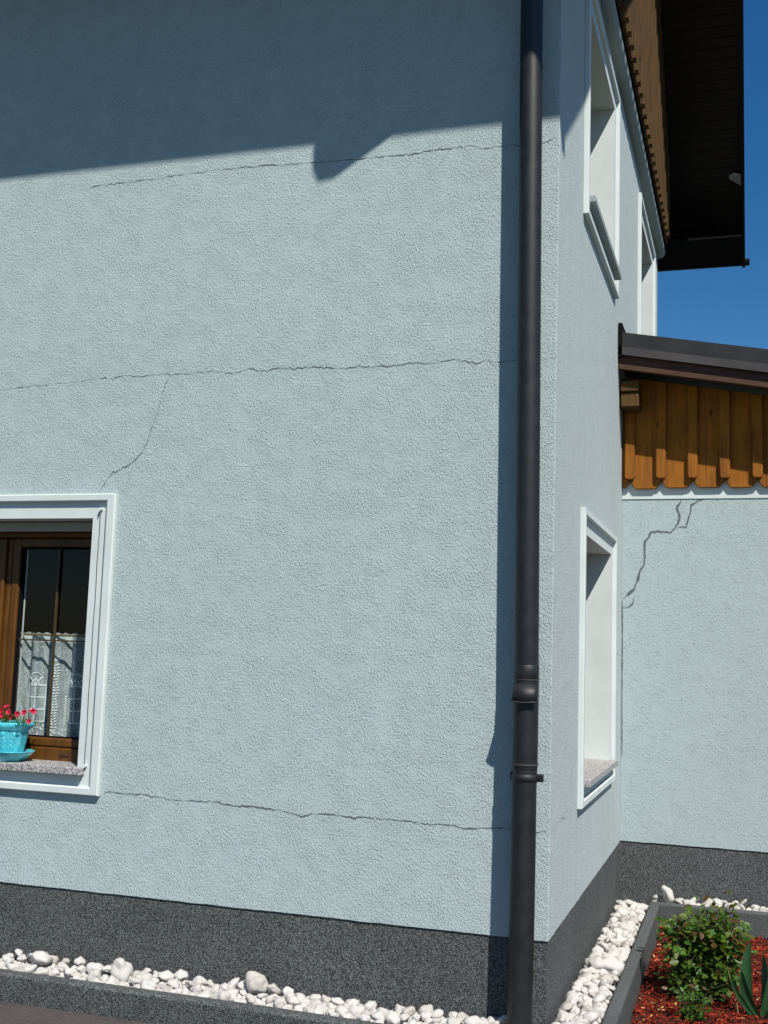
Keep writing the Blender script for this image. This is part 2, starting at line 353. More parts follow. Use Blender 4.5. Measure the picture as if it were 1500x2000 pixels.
# pale wedge, its colour standing in for a patch of sunlight on the soffit
b = MB(); yb = 5.80; b.prism([(.655, 0), (.762, .075), (.762, 0.0), (.70, -.02)], 0, .03, lambda p, q, t: (p, yb + t + q * .9, zr(yb + t + q * .9, .05) - .03)); b.build('soffit_sun_patch', plain('pale_sun_patch', (.55, .56, .52), .6), house)
# ------------------------------------------------------------------ windows
def rect_ring(b, o, i, w0, w1, bev=.003):
    (a0, a1, c0, c1), (p0, p1, q0, q1) = o, i
    b.box(a0, a1, w0, w1, q1, c1); b.box(a0, a1, w0, w1, c0, q0); b.box(a0, p0, w0, w1, q0, q1); b.box(p1, a1, w0, w1, q0, q1)
def window(f, W, sill_drop=.128, depth=.175, label=None, sillm=None):
    u0, u1, z0, z1 = W; t = .05
    O = (u0 + .132, u1 - .132, z0 + sill_drop, z1 - .12)
    inn = (u0 + t, u1 - t, z0 + .038, z1 - .038)
    b = MB(f)   # flat white surround with its reveals
    for a, c, d, e in ring_grid(sorted({u0, u1, O[0], O[1]}), sorted({z0, z1, O[2], O[3]}), [O]): b.face([(a, .006, d), (c, .006, d), (c, .006, e), (a, .006, e)])
    for (p, q) in (((O[0], O[2]), (O[0], O[3])), ((O[0], O[3]), (O[1], O[3])), ((O[1], O[3]), (O[1], O[2])), ((O[1], O[2]), (O[0], O[2]))):
        b.face([(p[0], .006, p[1]), (q[0], .006, q[1]), (q[0], -depth - .06, q[1]), (p[0], -depth - .06, p[1])])
    win = b.build('window', WHITE, house)
    if label: win['label'] = label
    b = MB(f)   # raised moulding, mitred ring with a stepped profile
    prof = [(0, 0), (0, .022), (.006, .027), (t - .008, .027), (t, .021), (t, .0)]
    cs = [(u0, z0, 1, 1), (u1, z0, -1, 1), (u1, z1, -1, -1), (u0, z1, 1, -1)]
    rings = [[b.vert((cu + su * p * (1 if True else 1), w_ + .001, cz + sz * p * .76)) for p, w_ in prof] for cu, cz, su, sz in cs]
    for k in range(4):
        A, B = rings[k], rings[(k + 1) % 4]
        for i in range(len(prof) - 1): b.b.faces.new([A[i], A[i + 1], B[i + 1], B[i]])
    b.build('moulding', WHITE, win)
    b = MB(f); b.box(O[0] - .042, O[1] + .042, .0065, .052, O[2] - .034, O[2] + .001, .003); b.box(O[0] + .001, O[1] - .001, -depth, .0068, O[2] - .034, O[2] + .0005)
    b.build('sill', sillm or GRANITE, win)
    return win, O
winA, O = window(FA, WA); D = .175
def fr(b, x0, x1, z0, z1, w0, w1, bev=.006): b.box(x0, x1, w0, w1, z0, z1, bev)
b = MB(FA); fr(b, O[0], O[1], O[3] - .052, O[3] - .004, -.135, -.115, .004); fr(b, O[0], O[1], O[3] - .024, O[3] + .0, -.17, -.136, .004)
b.build('shutter_rail', GREYP, winA)
b = MB(FA)   # outer wooden frame
fr(b, O[0] - .01, O[1] + .01, 2.125, O[3] - .002, -.25, -D); fr(b, O[0] - .01, O[1] + .01, O[2] - .01, 1.056, -.25, -D)
fr(b, O[0] - .01, O[0] + .06, 1.056, 2.125, -.25, -D); fr(b, -2.375, O[1] + .01, 1.056, 2.125, -.25, -D)
b.build('window_frame', SASH, winA)
def sash(x0, x1, z0, z1):
    s_ = .046; b = MB(FA); w0, w1 = -.245, -.188
    for q in ((x0, x0 + s_, z0, z1), (x1 - s_, x1, z0, z1), (x0 + s_, x1 - s_, z1 - s_, z1), (x0 + s_, x1 - s_, z0, z0 + .045)): fr(b, *q, w0, w1, .009)
    o = b.build('sash', SASH, winA); gx0, gx1, gz0, gz1 = x0 + s_, x1 - s_, z0 + .045, z1 - s_
    b = MB(FA); b.face([(gx0, -.225, gz0), (gx1, -.225, gz0), (gx1, -.225, gz1), (gx0, -.225, gz1)]); b.build('pane', GLASS, o)
    b = MB(FA); rect_ring(b, (gx0 - .002, gx1 + .002, gz0 - .002, gz1 + .002), (gx0 + .007, gx1 - .007, gz0 + .007, gz1 - .007), -.228, -.200); b.build('gasket', BLACK, o)
    b = MB(FA); xm = (gx0 + gx1) / 2; zm = gz0 + (gz1 - gz0) * .505
    b.box(xm - .005, xm + .005, -.222, -.210, gz0, gz1); b.box(gx0, xm - .0055, -.221, -.213, zm - .005, zm + .003); b.box(xm + .0055, gx1, -.221, -.213, zm - .005, zm + .003)
    b.build('muntin', plain('gold_brown_muntin', (.055, .04, .018), .4), o)
    b = MB(FA); b.box(gx0 + .008, gx0 + .015, -.24, -.236, gz0, gz1); b.build('spacer_bar', ALU, o)
    return gx0, gx1, gz0, gz1
G = sash(-2.880, -2.345, 1.058, 2.122); sash(-3.49, -2.975, 1.058, 2.122)
b = MB(FA)
for x0, x1, w in ((-2.972, -2.942, -.19), (-2.939, -2.915, -.176), (-2.912, -2.883, -.19)): fr(b, x0, x1, 1.06, 2.12, -.245, w, .008)
b.build('mullion', SASH, winA)
b = MB(FA); b.box(-2.51, -2.455, -.1745, -.169, 1.018, 1.034, .002); b.build('drain_cap', plain('brown_cap', (.06, .025, .012), .5), winA)
# lace curtain with folds and embroidered arches
def fold(x): return -.285 + .016 * math.sin((x + 2.9) * 52) + .008 * math.sin(x * 97 + 1)
b = MB(FA); nx, nzv = 140, 26; x0, x1, cz0, cz1 = -3.45, -2.33, 1.075, 1.632
gr = [[b.vert((x0 + (x1 - x0) * i / nx, fold(x0 + (x1 - x0) * i / nx) * 1 + (0 if j < nzv - 2 else .004), cz0 + (cz1 - cz0) * j / nzv + (.004 * math.sin(i * 1.3) if j == nzv else 0))) for j in range(nzv + 1)] for i in range(nx + 1)]
for i in range(nx):
    for j in range(nzv): b.b.faces.new([gr[i][j], gr[i + 1][j], gr[i + 1][j + 1], gr[i][j + 1]]).smooth = True
cur = b.build('curtain', LACE, winA)
b = MB(FA)
def rib(pts, w_=.006):
    for (xa, za), (xb, zb_) in zip(pts, pts[1:]):
        d = Vector((xb - xa, zb_ - za)); n_ = Vector((-d.y, d.x)).normalized() * w_ / 2
        b.face([(xa - n_.x, fold(xa) + .003, za - n_.y), (xb - n_.x, fold(xb) + .003, zb_ - n_.y), (xb + n_.x, fold(xb) + .003, zb_ + n_.y), (xa + n_.x, fold(xa) + .003, za + n_.y)])
def seg(a, c, n=8): return [(a[0] + (c[0] - a[0]) * i / n, a[1] + (c[1] - a[1]) * i / n) for i in range(n + 1)]
def leaf2(x, z, ang, L=.02, W=.007):
    c, s_ = math.cos(ang), math.sin(ang); pts = []
    for p, q in ((0, 0), (.5, .5), (1, 0), (.5, -.5)):
        xx = x + L * p * c - W * q * s_; zz = z + L * p * s_ + W * q * c; pts.append((xx, fold(xx) + .004, zz))
    b.face(pts)
for xc in (-3.33, -3.05, -2.745, -2.505):
    hw = .048; zb0, zt = 1.175, 1.36
    rib(seg((xc - hw, zb0), (xc - hw, zt))); rib(seg((xc + hw, zb0), (xc + hw, zt))); rib(seg((xc, zb0), (xc, zt + .045)))
    rib([(xc + hw * math.cos(t), zt + .065 * math.sin(t)) for t in [math.pi * k / 14 for k in range(15)]], .005)
    rib([(xc + hw * .45 * math.cos(t), zt + .03 * math.sin(t)) for t in [math.pi * k / 10 for k in range(11)]])
    rib(seg((xc, zt), (xc + .035, zt + .045))); rib(seg((xc, zt), (xc - .035, zt + .045)))
    for k in range(4): rib(seg((xc - hw, zb0 + k * .062), (xc + hw, zb0 + k * .062)))
    for k in range(14):
        for s_ in (-1, 1): leaf2(xc + s_ * .062, 1.16 + k * .011, math.pi / 2 - s_ * .8, .015, .006)
for xc in (-3.19, -2.88, -2.625, -2.425):
    for k in range(24): 
        for s_ in (-1, 1): leaf2(xc + .004 * math.sin(k), 1.13 + k * .0145, math.pi / 2 - s_ * 1.0, .02, .008)
    for k in range(6): leaf2(xc, 1.50, k * math.pi / 3, .017, .01)
for k in range(260): leaf2(random.uniform(-3.4, -2.35), random.uniform(1.09, 1.15), random.uniform(0, 6.3), .012, .006)
for k in range(380): leaf2(random.uniform(-3.4, -2.35), random.uniform(1.42, 1.59), random.uniform(0, 6.3), .007, .004)
rib(seg((-3.42, 1.60), (-2.36, 1.60), 120), .03)
b.build('embroidery', LACES, cur)
b = MB(FA); b.tube([(-3.45, -.262, 1.622), (-2.33, -.262, 1.622)], .005, 8); b.build('curtain_rod', plain('rod_brass', (.2, .15, .06), .4), winA)
# awning cord with its two hooks on the surround
b = MB(FA); cp = [(-2.243, .016, 2.235)] + [(-2.243 + .0015 * math.sin(k * 1.7) - .002 * k / 12, .014, 2.235 - 1.235 * k / 14) for k in range(1, 14)] + [(-2.2455, .014, 1.003)]
b.tube(cp, .0016, 6); b.build('cord', plain('grey_cord', (.12, .13, .13), .7), winA)
for z in (2.245, 1.0):
    b = MB(FA); b.tube([(-2.243, .005, z), (-2.243, .024, z)], [.009, .008], 12); b.tube([(-2.243, .02, z), (-2.246, .026, z - .012), (-2.25, .022, z - .018)], .003, 8); b.build('cord_hook', WHITE, winA)
b = MB(FA); b.tube([(-2.246, .024, .985), (-2.26, .03, .975), (-2.30, .02, .980)], .0028, 8); b.build('cord_clip', plain('grey_clip', (.25, .24, .23), .5), winA)
def plain_window(W, label):
    win, O = window(FB, W, label=label, sillm=CORN if W[2] > 2 else None)
    b = MB(FB); i = (O[0] + .07, O[1] - .07, O[2] + .07, O[3] - .07); rect_ring(b, O, i, -.235, -.176); b.build('window_frame', SASH, win)
    b = MB(FB); b.face([(i[0], -.21, i[2]), (i[1], -.21, i[2]), (i[1], -.21, i[3]), (i[0], -.21, i[3])]); b.build('pane', GLASS, win)
plain_window(W1, None); plain_window(W2, None); plain_window(W3, None)
# ------------------------------------------------------------------ cracks in the render
def crack(f, pts, wid, m=CRACK, seed=0, jit=.006, off=.0016):
    if f is FC: wid *= 1.7
    rnd = random.Random(seed); P = []
    for (a, c) in zip(pts, pts[1:]):
        L = math.hypot(c[0] - a[0], c[1] - a[1]); n = max(2, int(L / .009))
        for i in range(n): P.append((a[0] + (c[0] - a[0]) * i / n, a[1] + (c[1] - a[1]) * i / n))
    P.append(pts[-1]); Q = []; s0 = rnd.uniform(0, 99)
    for i, (u, z) in enumerate(P):
        k = 0 if i in (0, len(P) - 1) else 1
        jz = jit * (noise.noise(Vector((u * 11, z * 11, s0))) * 1.5 + noise.noise(Vector((u * 60, z * 60, s0))) * 1.1 + rnd.uniform(-.25, .25)) * k
        wid_ = wid; ju = jit * (noise.noise(Vector((u * 30, z * 30, s0 + 9))) * 1.0) * k; Q.append((u + ju, z + jz))
    b = MB(f); L = []; Rr = []
    for i, (u, z) in enumerate(Q):
        a, c = Q[max(0, i - 1)], Q[min(len(Q) - 1, i + 1)]; d = Vector((c[0] - a[0], c[1] - a[1])); d = d.normalized() if d.length > 1e-9 else Vector((1, 0))
        w_ = wid * .78 * ((.45 if f is FC else .06) + (1.1 if f is FC else 2.0) * abs(noise.noise(Vector((u * 19, z * 19, s0 + 5)))) + .35 * rnd.random()) * min(1, (i + 1) / 6, (len(Q) - i) / 6) / 2
        L.append(b.vert((u - d.y * w_, off, z + d.x * w_))); Rr.append(b.vert((u + d.y * w_, off, z - d.x * w_)))
    for i in range(len(Q) - 1): b.b.faces.new([L[i], L[i + 1], Rr[i + 1], Rr[i]])
    return b.build('crack', m, house if f is not FC else annex)
crack(FA, [(-2.45, 3.93), (-1.864, 3.945)], .003, seed=23)
crack(FA, [(-1.864, 3.945), (-1.5, 3.952), (-1.147, 3.932), (-.534, 3.928), (-.411, 3.935), (-.36, 3.915), (-.194, 3.911), (-.10, 3.905), (-.008, 3.93)], .0042, seed=1, m=CRACK)
crack(FA, [(-2.894, 2.878), (-2.5, 2.90), (-2.15, 2.921)], .0032, seed=22)
crack(FA, [(-2.22, 2.918), (-2.145, 2.921), (-1.8, 2.915), (-1.183, 2.919), (-.9, 2.908), (-.52, 2.916), (-.47, 2.926), (-.43, 2.908), (-.176, 2.905), (-.008, 2.90)], .0042, seed=2, jit=.008)
crack(FA, [(-1.915, 2.906), (-1.95, 2.80), (-1.985, 2.664), (-2.01, 2.60), (-2.033, 2.537), (-2.12, 2.46), (-2.20, 2.42), (-2.266, 2.335)], .0044, seed=3, jit=.011)
crack(FA, [(-1.12, 2.912), (-1.10, 2.86), (-1.075, 2.82), (-1.08, 2.77)], .0022, seed=24, m=CRACKL)
crack(FA, [(-.30, 2.908), (-.27, 2.885), (-.24, 2.89)], .0022, seed=25)
crack(FA, [(-1.06, .856), (-1.03, .835), (-.99, .83)], .0025, seed=26)
crack(FA, [(-2.15, .875), (-2.0, .888), (-1.8, .872), (-1.5, .876), (-1.3, .868), (-1.12, .848), (-1.08, .862), (-.9, .857), (-.615, .863), (-.4, .855), (-.161, .862), (-.09, .857), (-.008, .868)], .0056, seed=4, jit=.006)
crack(FB, [(.01, .872), (.12, .855), (.25, .885), (.444, .865), (.62, .875)], .003, seed=5, m=CRACKL)
crack(FB, [(.80, .855), (.79, .7), (.785, .5), (.78, ZP)], .003, seed=6, m=CRACKL, jit=.002)
crack(FB, [(.72, 2.72), (.74, 2.6), (.78, 2.5), (.79, 2.36)], .0022, seed=16, m=CRACKL)
crack(FB, [(2.27, 1.62), (2.5, 1.625), (2.78, 1.615)], .005, seed=7, m=CRACKL, jit=.003)
# ------------------------------------------------------------------ downpipe
XP, YP = -.091, -.10; r = .0505; XT = -.118
dp = MB(); neck = [(-.39, -.875, 5.54), (-.39, -.875, 5.40), (-.385, -.865, 5.355), (-.37, -.83, 5.30), (-.16, -.22, 4.76), (XT, -.12, 4.68), (XT, YP, 4.62), (XT, YP, 4.4), (XT * .75 + XP * .25, YP, 3.65), (XT * .5 + XP * .5, YP, 2.95), (XT * .25 + XP * .75, YP, 2.2), (XP, YP, 1.56), (XP, YP, 1.50)]
dp.tube(neck, r, 32)
pipe = dp.build('downpipe', PIPE, house)
def col(z0, z1, rr, name='pipe_collar', tilt=0):
    b = MB(); b.tube([(XP, YP, z0), (XP, YP, z0 + .003), (XP, YP, z1 - .003), (XP, YP, z1)], [rr - .002, rr, rr, rr - .002], 32); return b.build(name, PIPE, pipe)
col(1.498, 1.556, .0525); b = MB(); b.tube([(XP, YP, 1.499), (XP, YP, 1.493)], [.0545, .0545], 32); b.build('pipe_bead', LIP, pipe)
b = MB(); b.tube([(XP, YP, 1.13), (XP, YP, 1.40), (XP, YP, 1.497)], [.0525, .0525, .0525], 32); div = b.build('rainwater_diverter', PIPE, pipe)
b = MB(); n = 16; G0 = []; G1 = []   # open flap hinged at its top edge, tilted out at the foot
for k in range(n + 1):
    t = math.pi * (1.06 + .88 * k / n); hx, hy = math.cos(t), math.sin(t)
    G0.append((XP + hx * .0535, YP + hy * .0535, 1.478)); G1.append((XP + hx * .0545, YP + hy * .020 - .052, 1.402 + .004 * abs(hx)))
for k in range(n): b.face([G0[k], G0[k + 1], G1[k + 1], G1[k]], 0, True)
bmesh.ops.remove_doubles(b.b, verts=b.b.verts[:], dist=1e-5)
fl = b.build('diverter_flap', PIPE, pipe); md = fl.modifiers.new('s', 'SOLIDIFY'); md.thickness = .002
b = MB(); b.tube(G1, .0026, 8); b.build('flap_lip', LIP, pipe)
b = MB(); b.tube([(XP, YP, 1.142), (XP, YP, 1.150)], [.0562, .0562], 32); b.build('pipe_bead', LIP, pipe)
XQ = XP - .002
b = MB(); b.tube([(XP, YP, 1.128), (XQ, YP, 1.06), (XQ, YP - .002, .6), (XQ - .003, YP - .005, .0), (XQ - .003, YP - .005, -.05)], [.051, .0515, .052, .052, .052], 32); b.build('lower_pipe', PIPE, pipe)
b = MB(); b.tube([(XP, YP, 1.078), (XP, YP, 1.082), (XP, YP, 1.102), (XP, YP, 1.106)], [.0525, .056, .056, .0525], 32)
b.box(XP + .05, XP + .078, YP - .004, YP + .01, 1.076, 1.108, .003); b.box(XP - .062, XP - .05, YP - .004, YP + .01, 1.078, 1.112, .002)
b.tube([(XP + .064, YP - .014, 1.092), (XP + .064, YP + .02, 1.092)], .007, 10); b.tube([(XP, YP + .05, 1.092), (XP, .02, 1.092)], .007, 10); b.build('pipe_clamp', PIPE, pipe)
# ------------------------------------------------------------------ annex
annex = empty('annex', (0, YC, 0), 'low side extension with orange board cladding under a sloping dark metal roof', 'annex')
ZC0 = .425; ZT = 2.655
b = wall_panel(FC, .001, 4.6, ZC0, ZT, []); b.face([(4.6, 0, ZC0), (4.6, -3, ZC0), (4.6, -3, 3.0), (4.6, 0, 3.0)]); b.build('wall', WALL3, annex)
b = MB(FC); b.box(.001, 4.6, -.1, .006, ZT, 2.80); b.build('wall_band', WHITE, annex)
b = MB(FC); b.face([(-.02, -.007, -.2), (4.6, -.007, -.2), (4.6, -.007, ZC0 + .01), (-.02, -.007, ZC0 + .01)]); b.build('plinth', PLINTH, annex)
rz = lambda x: .02 - .177 * x
pit = .2025; x = .055
while x < 4.6:   # wide boards
    xa, xb = x, x + pit; zz = 2.722 + random.uniform(-.003, .003); ch = .036; w0, w1 = .012, .036
    P = [(xa + ch, zz), (xb - ch, zz), (xb - .003, zz + .042), (xb - .003, 3.47 + rz(xb)), (xa + .003, 3.47 + rz(xa)), (xa + .003, zz + .042)]
    b = MB(FC); b.prism(P, w0, w1, lambda p, q, t: (p, t, q), .0025); b.build('cladding_board', BOARD, annex); x += pit
b = MB(FC); b.prism([(.004, 2.74), (.02, 2.725), (.052, 2.764), (.052, 3.46), (.004, 3.47)], .012, .036, lambda p, q, t: (p, t, q))
b.build('cladding_board', BOARD, annex)
x = .055
while x < 4.6:
    h = .0325; zz = 2.782 + random.uniform(-.003, .003)
    P = [(x - h + .012, zz), (x + h - .012, zz), (x + h, zz + .014), (x + h, 3.46 + rz(x + h)), (x - h, 3.46 + rz(x - h)), (x - h, zz + .014)]
    b = MB(FC); b.prism(P, .037, .069, lambda p, q, t: (p, t, q), .004); b.build('cladding_batten', BOARD, annex); x += pit
YV = 2.470
def slab(b, y0, y1, z0, z1, x0=.004, x1=4.9): 
    b.prism([(x0, z0 + rz(x0)), (x1, z0 + rz(x1)), (x1, z1 + rz(x1)), (x0, z1 + rz(x0))], y0, y1, lambda p, q, t: (p, t, q))
b = MB(); slab(b, YV, 6.5, 3.60, 3.695); b.build('roof', ROOFM, annex)
b = MB(); slab(b, YV - .012, YV - .001, 3.598, 3.698); slab(b, YV - .006, YV + .03, 3.548, 3.597); b.build('verge_flashing', ROOFM, annex)
b = MB(); slab(b, YV - .020, YV - .013, 3.547, 3.600, x0=.006); b.build('flashing_lip', LIP, annex)
b = MB(); slab(b, YV + .012, YV + .05, 3.488, 3.552); b.build('verge_board', VERGE, annex)
b = MB(); slab(b, YV + .0, YV + .045, 3.456, 3.487); b.build('verge_batten', BATTEN, annex)
b = MB()
k = 0.02
while k < 4.8: b.prism([(k, 3.50 + rz(k)), (k + .11, 3.50 + rz(k + .11)), (k + .11, 3.52 + rz(k + .11)), (k, 3.52 + rz(k))], YV + .051, YC, lambda p, q, t: (p, t, q)); k += .115
b.build('soffit', SOFFIT, annex)
b = MB(); b.box(.012, .128, YV + .06, YC - .05, 3.335, 3.405, .006); b.box(.012, .128, YV + .075, YC - .05, 3.235, 3.33, .006); b.build('beam_end', BOARDD, annex)
b = MB(); b.box(.003, .028, YV - .02, 5.7, 3.55, 3.775); b.build('upstand_flashing', BLACK, annex)
for pts, wd in (([(.562, 2.70), (.52, 2.655), (.448, 2.618), (.435, 2.54), (.416, 2.465), (.357, 2.455)], .008), ([(.383, 2.66), (.36, 2.60), (.372, 2.53), (.35, 2.465), (.317, 2.431), (.25, 2.435), (.185, 2.424), (.15, 2.36), (.146, 2.226), (.11, 2.14), (.087, 2.056), (.03, 2.0), (.011, 1.987)], .010), ([(.087, 2.01), (.07, 1.95), (.03, 1.926), (.01, 1.926)], .007)):
    crack(FC, pts, wd, seed=int(pts[0][0] * 100), jit=.008)
crack(FC, [(.006, 1.98), (.008, 1.7), (.008, 1.3), (.010, .95)], .006, seed=12, m=CRACK, jit=.001)
# ------------------------------------------------------------------ kerbs
def kerb(path, wdt, z0, z1, name='kerb', label=''):
    b = MB(); pr = [(-wdt / 2, z0), (-wdt / 2, z1 - .010), (-wdt / 2 + .004, z1 - .003), (-wdt / 2 + .012, z1), (wdt / 2 - .012, z1), (wdt / 2 - .004, z1 - .003), (wdt / 2, z1 - .010), (wdt / 2, z0)]
    path = [Vector((p[0], p[1])) for p in path]; rings = []
    for i, p in enumerate(path):
        ds = []
        if i > 0: ds.append((p - path[i - 1]).normalized())
        if i < len(path) - 1: ds.append((path[i + 1] - p).normalized())
        n_ = [Vector((-d.y, d.x)) for d in ds]; m_ = sum(n_, Vector((0, 0))).normalized(); m_ = m_ / m_.dot(n_[0])
        rings.append([b.vert((p.x + m_.x * q, p.y + m_.y * q, z)) for q, z in pr])
    for i in range(len(rings) - 1):
        for k in range(len(pr) - 1): b.b.faces.new([rings[i][k], rings[i][k + 1], rings[i + 1][k + 1], rings[i + 1][k]])
    b.b.faces.new(rings[0]); b.b.faces.new(rings[-1][::-1])
    o = b.build(name, KERB, None); o['label'] = label; o['category'] = 'kerb'; return o
k1 = kerb([(-8.5, -.295), (-2.6, -.285), (-1.2, -.30), (.205, -.345)], .075, -.2, .10, label='dark speckled kerb between the pebble strip and the brown paving'); k1.data.materials[0] = PLINTH
kerb([(.242, -.383), (.242, 2.565), (4.6, 2.565)], .06, -.2, .105, label='smooth grey L-shaped kerb holding the red mulch bed')
# ------------------------------------------------------------------ pebbles
def pebble_mesh(seed, ax, rough=.16, angular=False):
    me = bpy.data.meshes.new('pebble'); bm = bmesh.new(); bmesh.ops.create_icosphere(bm, subdivisions=3, radius=1)
    for v in bm.verts:
        p = v.co.copy(); d = 1 + rough * noise.noise(p * 1.1 + Vector((seed * 7.3, 0, 0))) * 2 + .16 * noise.noise(p * 2.3 + Vector((seed, 5, 0))) + .05 * noise.noise(p * 5 + Vector((seed, 9, 0)))
        if angular: 
            for k in range(7):
                rn = random.Random(seed * 10 + k); nn = Vector((rn.uniform(-1, 1), rn.uniform(-1, 1), rn.uniform(-1, 1))).normalized(); h = rn.uniform(.62, .85); q = p.dot(nn)
                if q > h: p -= nn * (q - h) * .85
        v.co = Vector((p.x * ax[0], p.y * ax[1], p.z * ax[2])) * d
    for f in bm.faces: f.smooth = True
    bm.to_mesh(me); bm.free(); me.materials.append(STONE); return me
PM = [pebble_mesh(i, (1 + random.uniform(0, .28), 1 - random.uniform(0, .18), random.uniform(.5, .8)), random.uniform(.10, .24), i % 2 == 0) for i in range(18)]
placed = []
def put(x, y, z, s, mi=None, rot=None, label=None, group=None, name='pebble'):
    o = bpy.data.objects.new(name, PM[random.randrange(len(PM)) if mi is None else mi]); o.location = (x, y, z); o.scale = (s, s, s * random.uniform(.85, 1.1))
    o.rotation_euler = rot or (random.gauss(0, .35), random.gauss(0, .35), random.uniform(0, 6.28))
    sc.collection.objects.link(o); o['label'] = label; o['category'] = 'pebble'
    if group: o['group'] = group
    placed.append((x, y, s)); return o
BASE = []
# a few stones one can single out
put(-1.27, -.075, .128, .048, 1, (.9, .3, .4), 'large round white stone leaning on the plinth above its neighbours', name='stone')
put(-1.93, -.10, .118, .056, 3, (.2, 1.0, .8), 'pointed angular white stone at the left of the front strip', name='stone')
put(-2.34, -.12, .125, .050, 5, (.2, .2, 1.8), 'rounded white stone heaped highest at the far left of the strip', name='stone')
put(.31, 2.68, .135, .046, 7, (.3, 1.1, .2), 'pointed white stone against the annex plinth behind the kerb corner', name='stone')
put(.085, .98, .095, .052, 3, (.1, .1, 1.2), 'greyish angular stone beside the side plinth midway along the strip', name='stone')
put(.150, 1.0, .095, .052, 7, (.3, .2, .2), 'largest flat white stone in the side strip beside the kerb', name='stone')
regions = [('front', (-2.80, -.02), (-.25, -.01), 'white pebble in the strip below the front wall', 'white pebbles below the front wall', 0.0),
           ('side', (.012, .205), (-.25, 2.62), 'white pebble in the strip along the side wall', 'white pebbles along the side wall', 0.0),
           ('back', (.205, 1.10), (2.60, 2.765), 'white pebble in the strip below the annex wall', 'white pebbles below the annex wall', 0.0)]
CAP = {'front': 148, 'side': 114, 'back': 36}
for nm, (xa, xb), (ya, yb), lab, grp, _ in regions:
    tries = 0; cnt = 0
    while tries < 9000 and cnt < CAP[nm]:
        tries += 1; s = random.choice((random.uniform(.021, .028), random.uniform(.026, .034), random.uniform(.031, .041))) if tries < 3500 else random.uniform(.019, .027)
        if nm == 'back': s *= .92
        x, y = random.uniform(xa + s * .7, xb - s * .7), random.uniform(ya + s * .75, yb - s * .75)
        if abs(x - XP) < .052 + s and abs(y - YP) < .052 + s: continue
        if any((x - p) ** 2 + (y - q) ** 2 < ((s + t) * .78) ** 2 for p, q, t in placed): continue
        back = {'front': (y - ya) / (yb - ya), 'side': 1 - (x - xa) / (xb - xa), 'back': (y - ya) / (yb - ya)}[nm]
        lift = {'front': .024 * (1.3 if x < -1.6 else 1), 'side': .016, 'back': .02}[nm] * back + (.016 if nm == 'back' else 0)
        put(x, y, .067 + lift + random.uniform(-.012, .016) + (.04 - s) * .2, s, label=lab, group=grp); cnt += 1
# lower filling layer
b = MB()
def add_mesh(bmm, me, M):
    vs = [bmm.verts.new(M @ v.co) for v in me.vertices]
    for p in me.polygons: bmm.faces.new([vs[i] for i in p.vertices]).smooth = True
SM = []
for i in range(5):
    me = bpy.data.meshes.new('small'); bm = bmesh.new(); bmesh.ops.create_icosphere(bm, subdivisions=2, radius=1)
    for v in bm.verts: v.co = v.co * (1 + .25 * noise.noise(v.co * 1.2 + Vector((i * 5, 0, 0)))); v.co.z *= .7
    bm.to_mesh(me); bm.free(); SM.append(me)
for nm, (xa, xb), (ya, yb), *_ in regions:
    for k in range(int((xb - xa) * (yb - ya) / .0011)):
        s = random.uniform(.018, .030); x, y = random.uniform(xa + s, xb - s), random.uniform(ya + s, yb - s)
        if abs(x - XP) < .08 and abs(y - YP) < .08: continue
        M = Matrix.Translation((x, y, random.uniform(.042, .074))) @ Matrix.Rotation(random.uniform(0, 6.28), 4, Vector((random.random(), random.random(), 1)).normalized()) @ Matrix.Scale(s, 4)
        add_mesh(b.b, SM[k % 5], M)
o = b.build('pebble_filling', STONE, None, kind='stuff', label='small white pebbles filling the gaps below the larger ones', category='pebbles')
b = MB(); b.box(-8.4, -.02, -.26, .015, -.2, .035); b.box(-.02, .215, -.3, 2.80, -.2, .034); b.box(.215, 4.5, 2.59, 2.80, -.2, .055)
struct(b.build('gravel_base', plain('pale_gravel_base', (.30, .29, .27), .95, .3, 60, .004)))
# ------------------------------------------------------------------ mulch chips (stuff)
bm = bmesh.new(); cl = bm.loops.layers.color.new('tint')
def hz(x, y): return -.055 + .028 * noise.noise(Vector((x * 3, y * 3, 0))) + .012 * noise.noise(Vector((x * 11, y * 11, 3)))
for k in range(15000):
    x = random.uniform(.285, 1.5); y = random.uniform(.15, 2.52)
    L = random.uniform(.010, .034); W = random.uniform(.0025, .008); T = random.uniform(.0012, .003); t = random.gauss(.3, .9)
    M = Matrix.Translation((x, y, hz(x, y) + random.uniform(0, .022))) @ Matrix.Rotation(t, 4, 'Z') @ Matrix.Rotation(random.gauss(0, .4), 4, 'Y') @ Matrix.Rotation(random.gauss(0, .5), 4, 'X')
    tint = min(.955, max(0, random.gauss(.5, .25))) if random.random() > .02 else 1.0
    vs = [bm.verts.new(M @ Vector((sx * L * (1 if sy > 0 else random.uniform(.5, 1)), sy * W, sz * T))) for sx in (-.5, .5) for sy in (-.5, .5) for sz in (-.5, .5)]
    for q in ((0, 1, 3, 2), (4, 6, 7, 5), (0, 4, 5, 1), (2, 3, 7, 6), (1, 5, 7, 3)):
        f = bm.faces.new([vs[i] for i in q])
        for lp in f.loops: lp[cl] = (tint, tint, tint, 1)
me = bpy.data.meshes.new('bark_mulch'); bm.to_mesh(me); bm.free(); me.materials.append(MULCH)
o = bpy.data.objects.new('bark_mulch', me); sc.collection.objects.link(o); o['kind'] = 'stuff'; o['label'] = 'red bark mulch chips covering the flower bed'; o['category'] = 'mulch'
